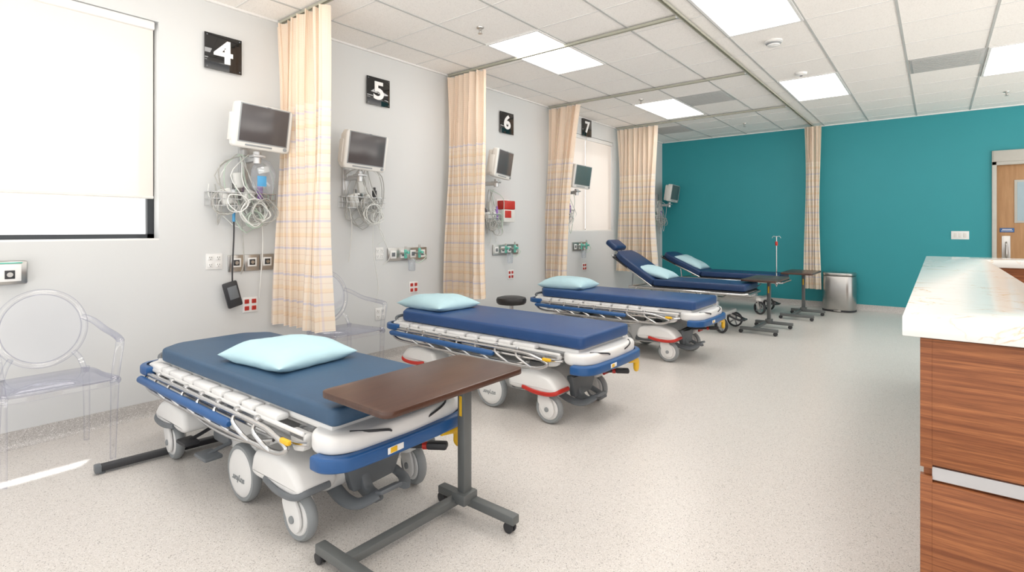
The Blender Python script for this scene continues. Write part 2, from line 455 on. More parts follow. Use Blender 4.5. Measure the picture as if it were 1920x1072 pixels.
mb.box(((DX0+DX1)/2, FY+.03, DZ+.02), (DX1-DX0+.1, .13, .05), .004); mb.box(((DX0+DX1)/2, FY+.01, DZ+.12), (DX1-DX0+.08, .11, .16), .012)
struct(mk('trim_3', mb, M['doorframe']))

# ------------------------------------------------------------------ ceiling fixtures
def light(x, y, first=[None]):
    if first[0] is None:
        r = thing('ceiling_light', 'bright white recessed rectangular ceiling light panel', 'ceiling light', (x, y, CH), group='recessed ceiling light panels')
        mb = MB()
        for sx in (-1, 1): mb.box((sx*.29, 0, -.006), (.022, 1.2, .012))
        for sy in (-1, 1): mb.box((0, sy*.595, -.006), (.6, .022, .012))
        mk('light_frame', mb, M['white'], r)
        mb = MB(); mb.box((0, 0, -.004), (.56, 1.17, .006)); mk('light_diffuser', mb, M['lamp'], r)
        first[0] = r; return r
    return dup(first[0], (x, y, CH))
for x, y in [(-2.985, 4.29), (-1.155, 4.29), (-2.985, 7.34), (-1.155, 7.34), (.685, 7.34), (.685, 4.29), (-2.985, 1.24), (-1.155, 1.24), (.685, 1.24), (2.5, 4.29)]: light(x, y)  # panels overhead, behind and right of the view are unseen, added for their light
def vent(x, y, first=[None]):
    if first[0]: return dup(first[0], (x, y, CH))
    r = thing('air_vent', 'square gray perforated metal ceiling air vent', 'vent', (x, y, CH), group='ceiling air vents')
    mb = MB(); mb.box((0, 0, -.005), (.585, .585, .008), .003); mk('vent_plate', mb, M['vent'], r)
    mb = MB()
    for i in range(14): mb.box((0, -.26+i*.04, -.011), (.54, .012, .006))
    mk('vent_louvers', mb, M['tee'], r); first[0] = r
for x, y in [(-2.375, 7.035), (.07, 7.035), (-3.595, 8.865)]: vent(x, y)
def sprinkler(x, y, first=[None]):
    if first[0]: return dup(first[0], (x, y, CH))
    r = thing('fire_sprinkler', 'small metal pendant fire sprinkler head on ceiling', 'sprinkler', (x, y, CH), group='ceiling sprinkler heads')
    mb = MB(); mb.lathe([(0, 0), (.032, 0), (.03, -.008), (.012, -.012), (.011, -.03), (.007, -.034), (.004, -.05), (0, -.05)]); mk('sprinkler_body', mb, M['steel'], r)
    mb = MB(); mb.lathe([(0, -.05), (.018, -.05), (.02, -.053), (0, -.054)]); mb.tube([(.01, 0, -.03), (.013, 0, -.04), (.003, 0, -.05)], .002); mb.tube([(-.01, 0, -.03), (-.013, 0, -.04), (-.003, 0, -.05)], .002)
    mk('deflector', mb, M['steel'], r); first[0] = r
for x, y in [(-3.05, 3.35), (-3.07, 6.55), (-2.45, 9.1), (.68, 9.05)]: sprinkler(x, y)
r = thing('smoke_detector', 'round white plastic smoke detector on the ceiling', 'smoke detector', (-1.17, 5.28, CH))
mb = MB(); mb.lathe([(0, 0), (.075, 0), (.078, -.012), (.06, -.02), (.052, -.042), (.03, -.05), (0, -.05)]); mk('detector_body', mb, M['white'], r)
mb = MB(); mb.lathe([(.062, -.022), (.066, -.024), (.055, -.036), (.05, -.034)]); mk('detector_vents', mb, M['midgray'], r)
r = thing('ceiling_sensor', 'small round white ceiling sensor', 'sensor', (-1.17, 6.55, CH))
mb = MB(); mb.lathe([(0, 0), (.06, 0), (.055, -.02), (.03, -.03), (0, -.032)]); mk('sensor_body', mb, M['white'], r)
mb = MB(); mb.lathe([(0, -.03), (.016, -.031), (.01, -.038), (0, -.04)]); mk('sensor_lens', mb, M['gray'], r)

# ------------------------------------------------------------------ curtain tracks + curtains
TX = -1.60
def track(p0, p1, label):
    p0, p1 = Vector(p0), Vector(p1); c = (p0+p1)/2; L = (p1-p0).length
    rz = math.atan2((p1-p0).y, (p1-p0).x)
    r = thing('curtain_track', label, 'curtain track', (c.x, c.y, CH), rz, 'ceiling curtain tracks')
    mb = MB(); mb.box((0, .013, -.022), (L, .005, .020)); mb.box((0, -.013, -.022), (L, .005, .020)); mb.box((0, 0, -.0135), (L, .030, .003)); mk('track_rail', mb, M['tan'], r)
    for s_ in (-1, 1):
        mb = MB(); mb.box((s_*(L/2-.01), 0, -.018), (.02, .034, .030), .004); mk('track_end_cap', mb, M['alum'], r)
TY = [2.20, 4.14, 6.10, 8.10]
for y in TY: track((WX+.02, y, 0), (TX-.02, y, 0), 'metal curtain track running across the ceiling from the wall')
track((TX, .5, 0), (TX, 10.05, 0), 'long metal curtain track running along the ceiling')

def curtain(cx, cy, width, zb, zm, folds, rz, label, amp=.055, seed=1, swing=0., botw=1., bow=0.):
    rnd = random.Random(seed)
    r = thing('privacy_curtain', label, 'curtain', (cx, cy, 0), rz, 'cubicle privacy curtains')
    nx = folds*14; ph = [rnd.uniform(-.7, .7) for _ in range(folds+2)]; am = [rnd.uniform(.5, 1.45) for _ in range(folds+2)]
    ztop = CH-.050
    def pos(i, z):
        t = i/nx; f = t*folds; k = int(min(f, folds-1e-6)); fr = f-k
        h = (ztop-z)/(ztop-zb)
        a = am[k]*(1-fr)+am[k+1]*fr; p = ph[k]*(1-fr)+ph[k+1]*fr
        grow = .75+.35*h+.1*math.sin(3*h+seed)
        wv = math.sin(2*math.pi*(f)+p*(1+2.8*h))
        x = (t-.5)*width*(1+(botw-1)*h-.12*math.sin(math.pi*h)) + swing*h + bow*math.sin(math.pi*h) + .016*math.sin(4*math.pi*f+p*5) + .010*math.sin(6*h+k*2)
        y = amp*a*grow*wv*(1-.12*math.sin(5*h+k)) + .01*math.sin(7*t+5*h)
        return (x, y, z)
    U = [0.]
    for i in range(nx):
        a, b = Vector(pos(i, 1.8)), Vector(pos(i+1, 1.8)); U.append(U[-1]+(b-a).length)
    for nm, z0, z1, mt, nz in (('net_panel', zm, ztop, M['net'], 10), ('cloth_panel', zb, zm, M['cloth'], 26)):
        bm = bmesh.new(); uvl = bm.loops.layers.uv.new('UVMap'); G = []
        for j in range(nz+1):
            z = z0+(z1-z0)*j/nz; G.append([bm.verts.new(pos(i, z)) for i in range(nx+1)])
        for j in range(nz):
            for i in range(nx):
                f = bm.faces.new((G[j][i], G[j][i+1], G[j+1][i+1], G[j+1][i])); f.smooth = True
                for lp, (a, b) in zip(f.loops, ((i, j), (i+1, j), (i+1, j+1), (i, j+1))):
                    lp[uvl].uv = (U[a], z0+(z1-z0)*b/nz)
        me = bpy.data.meshes.new(nm); bm.to_mesh(me); bm.free(); me.materials.append(mt)
        o = bpy.data.objects.new(nm, me); COL.objects.link(o); o.parent = r
    mb = MB()
    for k in range(folds):
        x, y, z = pos(int((k+.25)*14), ztop); mb.tube([(x, y, z-.012), (x, y*.4, z+.006), (x, 0, z+.012)], .0025, n=6)
    mk('curtain_hooks', mb, M['chrome'], r)
lab = 'cream plaid cubicle curtain with net top beside the '
curtain(-3.90, TY[0], .70, .53, 2.27, 7, 0, lab+'first stretcher', seed=3, amp=.062)
curtain(-3.97, TY[1], .58, .57, 2.22, 7, 0, lab+'second stretcher', seed=5, amp=.068)
curtain(-3.98, TY[2], .48, .62, 2.27, 6, 0, lab+'third stretcher', seed=8, swing=-.15, botw=.62, amp=.058, bow=-.03)
curtain(-3.88, TY[3], .70, .60, 2.20, 8, 0, lab+'window', seed=11, amp=.06)
curtain(TX+.02, 9.80, .22, .33, 2.40, 5, 0, 'cream plaid curtain gathered tightly beside the teal wall', amp=.035, seed=14)

# ------------------------------------------------------------------ bay signs
def sign(d, y, z):
    r = thing('bay_number_sign', 'square black acrylic bay sign with white number %s' % d, 'sign', (WX, y, z), group='bay number signs')
    mb = MB(); mb.box((.022, 0, 0), (.008, .27, .27), .002); mk('sign_plate', mb, M['black'], r)
    for sy in (-1, 1):
        for sz in (-1, 1):
            mb = MB(); mb.cyl((0, sy*.118, sz*.118), (.029, sy*.118, sz*.118), .005, n=12); mk('standoff', mb, M['gray'], r)
    o = text_mesh(d, .235, .002, .007, 'sign_numeral'); o.data.materials.append(M['numeral']); o.parent = r
    o.location = (.0285, 0, 0); o.rotation_euler = (math.pi/2, 0, math.pi/2); o.scale = (1.15, 1, 1)
for d, y, z in (('4', 1.76, 2.645), ('5', 3.20, 2.645), ('6', 5.18, 2.65), ('7', 7.15, 2.885)): sign(d, y, z)

# ------------------------------------------------------------------ stretcher
def build_stretcher():
    r = thing('hospital_stretcher', 'white wheeled hospital stretcher with navy mattress', 'hospital bed', group='wheeled stretchers')
    mb = MB(); mb.prism(rpoly([(-.93, -.20), (-.82, -.33), (.95, -.33), (.95, .33), (-.82, .33), (-.93, .20)], .04), 'z', .527, .612, .018, 3)
    mk('mattress', mb, M['navy'], r)
    mb = MB(); mb.box((-.01, 0, .508), (1.84, .62, .03), .008)
    for s in (-1, 1):
        x = -.86
        for i, L in enumerate((.17, .10, .17, .12, .20, .12, .17, .12, .20)):
            mb.box((x+L/2, s*.345, .505), (L-.012, .06, .03), .01); x += L+.012
        mb.box((0, s*.372, .487), (1.62, .012, .018), .005)
    mk('litter_frame', mb, M['white'], r)
    mb = MB(); mb.box((0, 0, .475), (1.7, .56, .03), .006)
    for x in (-.7, -.35, .0, .35, .7): mb.box((x, 0, .452), (.05, .60, .025), .006)
    for s in (-1, 1):
        mb.box((.0, s*.20, .44), (1.5, .035, .035), .008); mb.box((.0, s*.34, .455), (1.55, .02, .03), .006)
        mb.tube([(-.6, s*.12, .44), (-.38, s*.12, .345)], .012); mb.tube([(.6, s*.12, .44), (.36, s*.12, .345)], .012)
    mk('under_frame', mb, M['alum'], r)
    for s in (-1, 1):
        for x in (-.72, .72):
            mb = MB(); mb.prism(rpoly([(x-.07, .47), (x+.07, .47), (x+.05, .40), (x-.03, .385)], .02), 'y', s*.33-.02, s*.33+.02, .008); mk('rail_bracket', mb, M['white'], r)
        mb = MB(); mb.prism(rpoly([(-.12, .46), (.10, .46), (.05, .40), (-.08, .40)], .02), 'y', s*.34-.012, s*.34+.012, .006)
        mk('rail_bracket', mb, M['white'], r)
    for s in (-1, 1):
        mb = MB(); y = s*.395
        mb.tube([(-.84, s*.365, .485), (-.82, y, .47), (-.4, y, .468), (.1, y, .466), (.50, y, .464), (.62, y, .45), (.72, y, .42), (.66, y, .385), (.5, y, .375), (.0, y, .372), (-.6, y, .375), (-.80, y, .385), (-.86, y, .43), (-.84, s*.37, .48)], .0115, n=10, k=6)
        mb.tube([(-.7, s*.37, .44), (.1, s*.37, .43), (.66, s*.37, .43), (.82, s*.36, .445)], .009, n=8, k=5)
        mb.tube([(-.55, s*.36, .40), (-.2, s*.375, .35), (.0, s*.38, .335), (.3, s*.38, .345), (.55, s*.36, .40)], .008, n=8, k=5)
        for i in range(7):
            x = -.68+i*.19
            mb.tube([(x, s*.385, .468), (x+.02, s*.415, .44), (x+.10, s*.412, .40), (x+.14, s*.395, .374)], .009, n=8, k=4)
            mb.box((x, s*.38, .478), (.035, .035, .03), .008)
        rail = mk('side_rail', mb, M['chrome'], r)
        mb = MB(); yb = s*.425
        mb.tube([(-.86, yb, .440), (-.84, yb, .438), (-.3, yb, .432), (.26, yb, .428), (.28, yb, .428)], lambda t: .012 if t in (0., 1.) else .021, n=12)
        mk('rail_bumper', mb, M['blue'], rail)
        mb = MB(); mb.box((.72, s*.40, .447), (.07, .02, .022), .008); mk('rail_release', mb, M['yellow'], rail)
    # foot end
    mb = MB(); mb.prism(rpoly([(.80, -.33), (.87, -.375), (.97, -.36), (1.015, -.28), (1.03, 0), (1.015, .28), (.97, .36), (.87, .375), (.80, .33)], .045), 'z', .425, .505, .024, 4)
    fp = mk('foot_panel', mb, M['white'], r)
    for s in (-1, 1):
        mb = MB(); mb.tube([(1.018, s*.10, .468), (1.032, s*.13, .485), (1.018, s*.20, .498), (.97, s*.27, .505)], .005, n=6, k=5)
        mk('panel_stripe', mb, M['dark'], fp)
    def band(pts, w, z0, z1, nm, mt, mirror=1):
        P = [Vector((a, b, 0)) for a, b in pts]; P = cr(P, 6)
        inner = []
        for i, p in enumerate(P):
            tt = (P[min(i+1, len(P)-1)]-P[max(i-1, 0)]).normalized(); inner.append(p-Vector((tt.y, -tt.x, 0))*w)
        poly = [(p.x, p.y) for p in P]+[(p.x, p.y) for p in reversed(inner)]
        mb = MB(); mb.prism(poly, 'z', z0, z1, .012, 3); return mk(nm, mb, mt, r, sharp=50)
    bmp = band([(.90, -.40), (.965, -.395), (1.02, -.35), (1.045, -.27), (1.055, 0), (1.045, .27), (1.02, .35), (.965, .395), (.90, .40)], .045, .378, .438, 'foot_bumper', M['blue'])
    mb = MB(); mb.box((1.054, -.10, .408), (.004, .10, .026), .001, rot=Matrix.Rotation(.05, 4, 'Z')); mb.box((1.057, -.12, .408), (.003, .035, .022), .001, mi=1)
    mk('bumper_label', mb, [M['numeral'], M['yellow']], bmp)
    mb = MB(); mb.prism(rpoly([(.18, .38), (.31, .38), (.335, .35), (.33, .285), (.295, .27), (.27, .30), (.275, .345), (.18, .358)], .02), 'x', 1.005, 1.03, .01, 2)
    mk('release_handle', mb, M['yellow'], r)
    band([(-.80, .41), (-.90, .41), (-.975, .37), (-1.0, .28), (-1.01, 0), (-1.0, -.28), (-.975, -.37), (-.90, -.41), (-.80, -.41)], .045, .455, .505, 'head_bumper', M['blue'])
    mb = MB(); mb.prism(rpoly([(-.72, -.35), (-.90, -.38), (-.965, -.28), (-.975, 0), (-.965, .28), (-.90, .38), (-.72, .35)], .05), 'z', .462, .512, .015, 3); mk('head_panel', mb, M['white'], r)
    for s in (-1, 1):
        mb = MB(); mb.tube([(-.90, s*.29, .50), (-.95, s*.29, .53), (-.955, s*.24, .545), (-.955, s*.12, .545)], .013, n=10, k=5)
        mk('push_handle', mb, M['gray'], r)
    for x in (-.42, .38):
        mb = MB(); mb.lathe([(0, .30), (.10, .30), (.10, .33), (.082, .335), (.088, .35), (.078, .36), (.088, .375), (.078, .385), (.088, .40), (.078, .41), (.088, .425), (.078, .435), (.09, .45), (.09, .465), (0, .465)], (x, 0, 0)); mk('lift_column', mb, M['gray'], r)
    # base
    mb = MB(); mb.prism(rpoly([(-.70, .20), (-.62, .31), (-.2, .335), (.25, .335), (.62, .315), (.74, .24), (.70, .15), (.30, .13), (-.30, .13), (-.66, .15)], .05), 'y', -.215, .215, .03, 3)
    base = mk('base_cover', mb, M['white'], r)
    for s in (-1, 1):
        mb = MB(); mb.prism(rpoly([(.28, .15), (.34, .30), (.50, .26), (.56, .16)], .03), 'y', s*.222-.008, s*.222+.008, .004); mk('base_side_panel', mb, M['gray'], base)
        mb = MB(); mb.prism(rpoly([(-.36, .15), (-.34, .28), (-.20, .29), (-.16, .15)], .03), 'y', s*.222-.008, s*.222+.008, .004); mk('base_side_panel', mb, M['gray'], base)
    mb = MB(); mb.prism(rpoly([(-.15, .29), (-.10, .13), (.13, .14), (.20, .30), (.06, .27)], .02), 'x', .71, .755, .01); mk('base_end_panel', mb, M['gray'], base)
    for sx in (-1, 1):
        for sy in (-1, 1):
            pr = rpoly([(sx*.36, .215), (sx*.39, .325), (sx*.57, .355), (sx*.72, .32), (sx*.79, .245), (sx*.75, .195), (sx*.62, .20), (sx*.52, .215), (sx*.44, .20)], .04)
            y0, y1 = sorted((sy*.19, sy*.375))
            mb = MB(); mb.prism(pr, 'y', y0, y1, .03, 3); cc = mk('caster_cover', mb, M['white'], r)
            mb = MB(); mb.tube([(sx*.50, sy*.372, .228), (sx*.60, sy*.38, .212), (sx*.70, sy*.38, .212), (sx*.76, sy*.372, .222), (sx*.785, sy*.34, .235), (sx*.785, sy*.24, .235)], .014, n=8, k=4, flat=.8)
            mk('cover_edge_stripe', mb, M['red'], cc)
            cx, cy = sx*.66, sy*.315
            mb = MB(); mb.cyl((0, 0, .165), (0, 0, .215), .03)
            tear = rpoly([(-.045, .20), (.03, .20), (.068, .15), (.082, .10), (.07, .06), (.035, .045), (0, .06), (-.02, .10), (-.05, .15)], .02)
            for q in (-1, 1): mb.prism(tear, 'y', q*.034-.007, q*.034+.007, .005)
            mb.box((-.005, 0, .192), (.085, .075, .022), .01)
            ca = mk('caster', mb, M['white'], r, (cx, cy, 0), (0, 0, random.uniform(-.2, .2)))
            mb = MB(); mb.lathe([(.0, -.022), (.07, -.024), (.075, -.018), (.075, .018), (.07, .024), (0, .022)], (.025, 0, .102), 'y', mi=0)
            mb.lathe([(.072, -.018), (.09, -.023), (.10, -.012), (.102, 0), (.10, .012), (.09, .023), (.072, .018)], (.025, 0, .102), 'y', mi=1)
            mk('wheel', mb, [M['white'], M['midgray']], ca)
            mb = MB(); mb.cyl((.025, -.048, .102), (.025, .048, .102), .016, n=16, bev=.003); mk('axle_cap', mb, M['midgray'], ca)
    for s in (-1, 1):
        mb = MB(); prof = [(0, .028), (.085, .030), (.105, .026), (.118, .016), (.118, -.02), (0, -.02)]
        if s < 0: prof = [(a, -b) for a, b in prof]
        mb.lathe(prof, (.16, s*.300, .137), 'y', n=40, mi=0)
        mb.lathe([(.112, -.022), (.128, -.022), (.135, -.012), (.136, 0), (.135, .012), (.128, .022), (.112, .022)], (.16, s*.300, .137), 'y', n=40, mi=1)
        mb.box((.16, s*.245, .22), (.16, .09, .14), .03, mi=0)
        w = mk('drive_wheel_cover', mb, [M['white'], M['midgray']], r)
        if s < 0:
            o = text_mesh('stryker', .042, .001, .0004, 'wheel_lettering'); o.data.materials.append(M['midgray']); o.parent = w
            o.location = (.16, s*.300-.0305, .11); o.rotation_euler = (math.pi/2, math.pi, 0)
    mb = MB()
    mb.tube([(.62, -.14, .17), (.74, -.15, .13), (.83, -.13, .12), (.88, -.06, .15)], .018, n=10, k=6, flat=2.0)
    mb.box((.90, -.02, .165), (.05, .12, .02), .008, rot=Matrix.Rotation(-.3, 4, 'Y'))
    mb.prism(rpoly([(.66, .24), (.70, .12), (.80, .085), (.86, .10), (.85, .13), (.78, .14), (.73, .25)], .02), 'y', -.06, -.01, .01)
    mb.tube([(.66, .14, .17), (.78, .16, .12), (.86, .10, .12)], .016, n=10, k=5, flat=1.8)
    mk('foot_pedal', mb, M['gray'], r)
    mb = MB(); mb.cyl((.70, .08, .27), (.95, .24, .28), .012, n=10); mb.box((.94, .235, .281), (.10, .05, .035), .012, rot=Matrix.Rotation(.57, 4, 'Z')); mb.cyl((.88, .20, .277), (.90, .21, .278), .018, n=12, mi=1)
    mk('brake_lever', mb, [M['dark'], M['red']], r)
    for s in (-1, 1):
        mb = MB(); mb.box((-.17, s*.33, .14), (.14, .09, .022), .01); mb.tube([(-.17, s*.22, .17), (-.17, s*.28, .16), (-.17, s*.33, .145)], .01, n=8)
        mk('side_pedal', mb, M['gray'], r)
        mb = MB(); mb.box((-.40, s*.34, .16), (.12, .08, .022), .01); mb.tube([(-.40, s*.22, .20), (-.40, s*.28, .18), (-.40, s*.33, .165)], .01, n=8)
        mk('side_pedal', mb, M['dark'], r)
    return r
ST = build_stretcher(); ST.location = (-2.71, 3.23, 0)
ST['label'] = 'white wheeled stretcher with bright navy mattress and red-striped caster covers'
B3 = dup(ST, (-2.74, 5.32, 0), label='white wheeled stretcher with navy mattress beside the round black stool')
B1 = dup(ST, (-2.755, 1.465, 0), math.radians(1.2), label='white wheeled stretcher with dark slate-blue mattress under an overbed table')
B1.scale = (.98, 1.0, 1.0)
def desc(o):
    for c in o.children:
        yield c
        yield from desc(c)
bpy.context.view_layer.update()
for ch in list(desc(B1)):
    if ch.name.startswith('mattress'):
        ch.data = ch.data.copy(); ch.data.materials[0] = M['slate']
        for v in ch.data.vertices: v.co.z = .527+(v.co.z-.527)*.88
    if ch.name.startswith('cover_edge_stripe'):
        ch.data = ch.data.copy(); ch.data.materials[0] = M['gray']

# ------------------------------------------------------------------ adjustable stretchers (raised back)
def build_adj(ang, headrest):
    r = thing('adjustable_stretcher', 'navy padded stretcher with raised backrest and metal tube frame', 'hospital bed', group='stretchers with raised backs')
    ca, sa = math.cos(ang), math.sin(ang); hx = -.28; L = .72
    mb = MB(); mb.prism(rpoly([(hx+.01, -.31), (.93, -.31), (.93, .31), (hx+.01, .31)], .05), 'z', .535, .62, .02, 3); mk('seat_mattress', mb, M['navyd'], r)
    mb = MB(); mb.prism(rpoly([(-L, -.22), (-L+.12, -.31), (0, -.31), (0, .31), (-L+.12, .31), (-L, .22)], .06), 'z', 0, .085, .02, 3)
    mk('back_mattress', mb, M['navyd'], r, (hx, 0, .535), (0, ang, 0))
    ex, ez = hx-L*ca, .535+L*sa
    if headrest:
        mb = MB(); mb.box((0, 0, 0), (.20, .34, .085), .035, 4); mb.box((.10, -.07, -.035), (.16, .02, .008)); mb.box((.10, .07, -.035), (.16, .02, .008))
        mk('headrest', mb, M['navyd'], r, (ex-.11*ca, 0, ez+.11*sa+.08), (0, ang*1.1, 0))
    mb = MB()
    for s in (-1, 1):
        mb.tube([(hx, s*.30, .525), (ex, s*.28, ez-.02), (ex-.02*ca, s*.26, ez)], .013, n=10)
        mb.tube([(-.62, s*.30, .50), (0, s*.32, .50), (.9, s*.32, .50), (.95, s*.28, .50)], .016, n=10)
        mb.tube([(hx-.35*ca, s*.28, .525+.35*sa-.03), (hx-.30, s*.28, .50)], .010, n=8)
        mb.tube([(-.55, s*.38, .43), (.45, s*.38, .43), (.5, s*.38, .40), (.45, s*.38, .37), (-.55, s*.38, .37), (-.6, s*.38, .40)], .010, n=8, closed=True)
        for x in (-.45, -.2, .05, .3): mb.tube([(x, s*.38, .43), (x+.06, s*.38, .37)], .007, n=6)
        for x in (-.5, .4): mb.tube([(x, s*.32, .50), (x, s*.38, .43)], .009, n=8)
    mb.tube([(ex, -.26, ez), (ex, .26, ez)], .013, n=10); mb.tube([(.95, -.28, .50), (.95, .28, .50)], .016, n=10)
    for x in (-.6, -.2, .3, .8): mb.box((x, 0, .50), (.04, .62, .02), .004)
    mk('tube_frame', mb, M['chrome'], r)
    mb = MB(); mb.box((.33, 0, .518), (1.18, .60, .02), .004); mk('seat_deck', mb, M['dark'], r)
    mb = MB(); mb.box((0, 0, -.012), (.70, .60, .02), .004); mk('back_deck', mb, M['dark'], r, (hx-.35*ca, 0, .535+.35*sa), (0, ang, 0))
    for x in (-.35, .45):
        mb = MB(); mb.cyl((x, 0, .24), (x, 0, .49), .05); mb.cyl((x, 0, .24), (x, 0, .36), .07); mk('hydraulic_column', mb, M['alum'], r)
    mb = MB(); mb.tube([(-.5, -.12, .26), (.6, .12, .48)], .012); mk('brace', mb, M['alum'], r)
    mb = MB(); mb.box((0, 0, .22), (1.30, .12, .06), .015)
    for x in (-.62, .62): mb.box((x, 0, .22), (.08, .60, .05), .015)
    mb.box((.1, 0, .255), (.8, .36, .02), .008); mk('base_frame', mb, M['offwhite'], r)
    mb = MB(); mb.tube([(.66, .1, .20), (.80, .1, .15), (.84, 0, .15), (.80, -.1, .15), (.66, -.1, .20)], .012, k=4); mb.box((.83, 0, .15), (.06, .12, .02), .006); mk('foot_pedal', mb, M['dark'], r)
    for sx in (-1, 1):
        for sy in (-1, 1):
            mb = MB(); mb.cyl((0, 0, .17), (0, 0, .21), .022); mb.box((0, 0, .165), (.05, .07, .02), .005)
            for q in (-1, 1): mb.prism(rpoly([(-.03, .17), (.03, .17), (.045, .09), (.015, .075)], .01), 'y', q*.032-.004, q*.032+.004)
            c = mk('caster', mb, M['chrome'], r, (sx*.62, sy*.28, 0), (0, 0, random.uniform(-.5, .5)))
            mb = MB(); mb.lathe([(.08, -.018), (.095, -.018), (.10, -.008), (.10, .008), (.095, .018), (.08, .018), (.078, 0), (.08, -.018)], (.02, 0, .10), 'y', mi=0)
            mb.cyl((.02, -.02, .10), (.02, .02, .10), .022, mi=1)
            for a in range(5):
                th = a*2*math.pi/5; mb.tube([(.02, 0, .10), (.02+.08*math.cos(th), 0, .10+.08*math.sin(th))], .009, n=6, mi=1)
            mk('wheel', mb, [M['dark'], M['midgray']], c)
    return r
a4 = build_adj(math.radians(33), True); a4.location = (-2.75, 7.10, 0); a4['label'] = 'navy padded stretcher with raised back and headrest, metal tube frame'
a5 = build_adj(math.radians(25), False); a5.location = (-2.75, 8.95, 0); a5['label'] = 'navy padded stretcher with raised back and pole beside the teal wall'
mb = MB(); mb.cyl((.89, -.37, .45), (.89, -.37, 1.20), .008, n=10); mb.box((.89, -.345, .49), (.04, .07, .04), .008)
mb.tube([(.83, -.37, 1.17), (.85, -.37, 1.20), (.89, -.37, 1.19), (.93, -.37, 1.20), (.95, -.37, 1.17)], .004, n=6, k=4)
pole = mk('drip_pole', mb, M['chrome'], a5)
mb = MB(); mb.cyl((.89, -.37, 1.06), (.89, -.37, 1.12), .018, n=14, bev=.004); mk('pole_clamp', mb, M['red'], pole)

# ------------------------------------------------------------------ pillows
def pillow(x, y, z, a, b, T, rz, label, ry=0., seed=1):
    rnd = random.Random(seed); n = 26; bm = bmesh.new()
    p1, p2, p3 = [rnd.uniform(0, 6) for _ in range(3)]
    def h(u, v):
        e = max(0, (1-abs(u)**3))*max(0, (1-abs(v)**3))
        w = .10*math.sin(3*u+p1)*math.cos(2.5*v+p2)+.03*math.sin(9*u*v+p3)+.06*(1-e)*math.sin(14*math.atan2(v, u+.001)+p2)
        return T*(e**.55)*(1+w)
    def xy(u, v): return a*u*(1-.05*(1-v*v)*u*u), b*v*(1-.05*(1-u*u)*v*v)
    for s in (1, -1):
        G = []
        for j in range(n+1):
            row = []
            for i in range(n+1):
                u, v = math.sin((i/n*2-1)*math.pi/2), math.sin((j/n*2-1)*math.pi/2)
                X, Y = xy(u, v); hh = h(u, v)
                row.append(bm.verts.new((X, Y, .035+hh*.62 if (s > 0 and hh > 0) else (.035-min(hh*.6, .034) if hh > 0 else .035))))
            G.append(row)
        for j in range(n):
            for i in range(n):
                f = bm.faces.new((G[j][i], G[j][i+1], G[j+1][i+1], G[j+1][i])); f.smooth = True
    bmesh.ops.remove_doubles(bm, verts=bm.verts, dist=1e-5); bmesh.ops.recalc_face_normals(bm, faces=bm.faces)
    me = bpy.data.meshes.new('pillow'); bm.to_mesh(me); bm.free(); me.materials.append(M['pillow'])
    o = bpy.data.objects.new('pillow', me); COL.objects.link(o); o.location = (x, y, z); o.rotation_euler = (0, ry, rz)
    tag(o, label, 'pillow', 'light blue pillows')
pl = 'light blue pillow resting on the '
pillow(-2.715, 1.455, .603, .275, .235, .125, .10, pl+'slate-blue mattress', seed=1)
pillow(-3.45, 3.24, .613, .29, .24, .13, -.05, pl+'bright navy mattress', seed=2)
pillow(-3.42, 5.32, .613, .29, .24, .15, .06, pl+'mattress beside the stool', seed=3)
pillow(-3.10, 7.10, .66, .25, .24, .12, .05, pl+'raised-back stretcher with headrest', ry=.25, seed=4)
pillow(-3.28, 8.95, .71, .25, .24, .12, 0, pl+'raised-back stretcher by the teal wall', ry=.38, seed=5)

# ------------------------------------------------------------------ overbed tables
def build_table():
    r = thing('overbed_table', 'overbed table with dark brown laminate top and gray steel post', 'table', group='rolling overbed tables')
    mb = MB(); mb.prism(rpoly([(-.21, -.39), (.21, -.39), (.21, .385), (-.21, .385)], .045, 8), 'z', .647, .672, .004, 2); mk('table_top', mb, M['tabletop'], r)
    mb = MB(); mb.box((-.01, .22, .36), (.042, .052, .58), .005); mb.box((-.01, .06, .637), (.18, .40, .018), .005); mk('post', mb, M['grayp'], r)
    mb = MB(); mb.box((-.05, -.07, .062), (.045, .62, .035), .006); mb.box((.045, .24, .062), (.46, .045, .038), .006); mb.box((.01, -.385, .062), (.44, .045, .038), .006); mb.box((-.01, .22, .085), (.08, .09, .05), .006); mk('base', mb, M['grayp'], r)
    mb = MB(); mb.box((-.01, .1935, .50), (.016, .002, .09), .0005); mk('height_label', mb, M['yellow'], r)
    for x, y in ((.25, .24), (-.16, .24), (.21, -.385), (-.19, -.385)):
        mb = MB(); mb.cyl((x, y, .03), (x, y, .06), .012, n=12)
        mb.cyl((x-.01, y-.018, .024), (x-.01, y-.006, .024), .024, bev=.004); mb.cyl((x-.01, y+.006, .024), (x-.01, y+.018, .024), .024, bev=.004); mk('caster', mb, M['dark'], r)
    return r
T1 = build_table(); T1.location = (-1.67, 1.52, 0); T1['label'] = 'overbed table with dark brown laminate top over the slate-blue stretcher'
dup(T1, (-1.73, 7.39, 0), label='brown-topped overbed table with gray base beside the padded stretcher')
dup(T1, (-1.58, 8.86, 0), label='brown-topped overbed table near the stainless trash can')
r = thing('floor_stand_base', 'black metal base bar on the floor under the stretcher', 'stand base', (-3.43, 1.27, 0), math.radians(-6))
mb = MB(); mb.box((0, 0, .028), (.05, .94, .032), .006); mk('base_bar', mb, M['dark'], r)
for s in (-1, 1):
    mb = MB(); mb.box((0, s*.47, .028), (.056, .03, .038), .006); mb.cyl((0, s*.45, 0), (0, s*.45, .014), .014); mk('end_cap', mb, M['gray'], r)

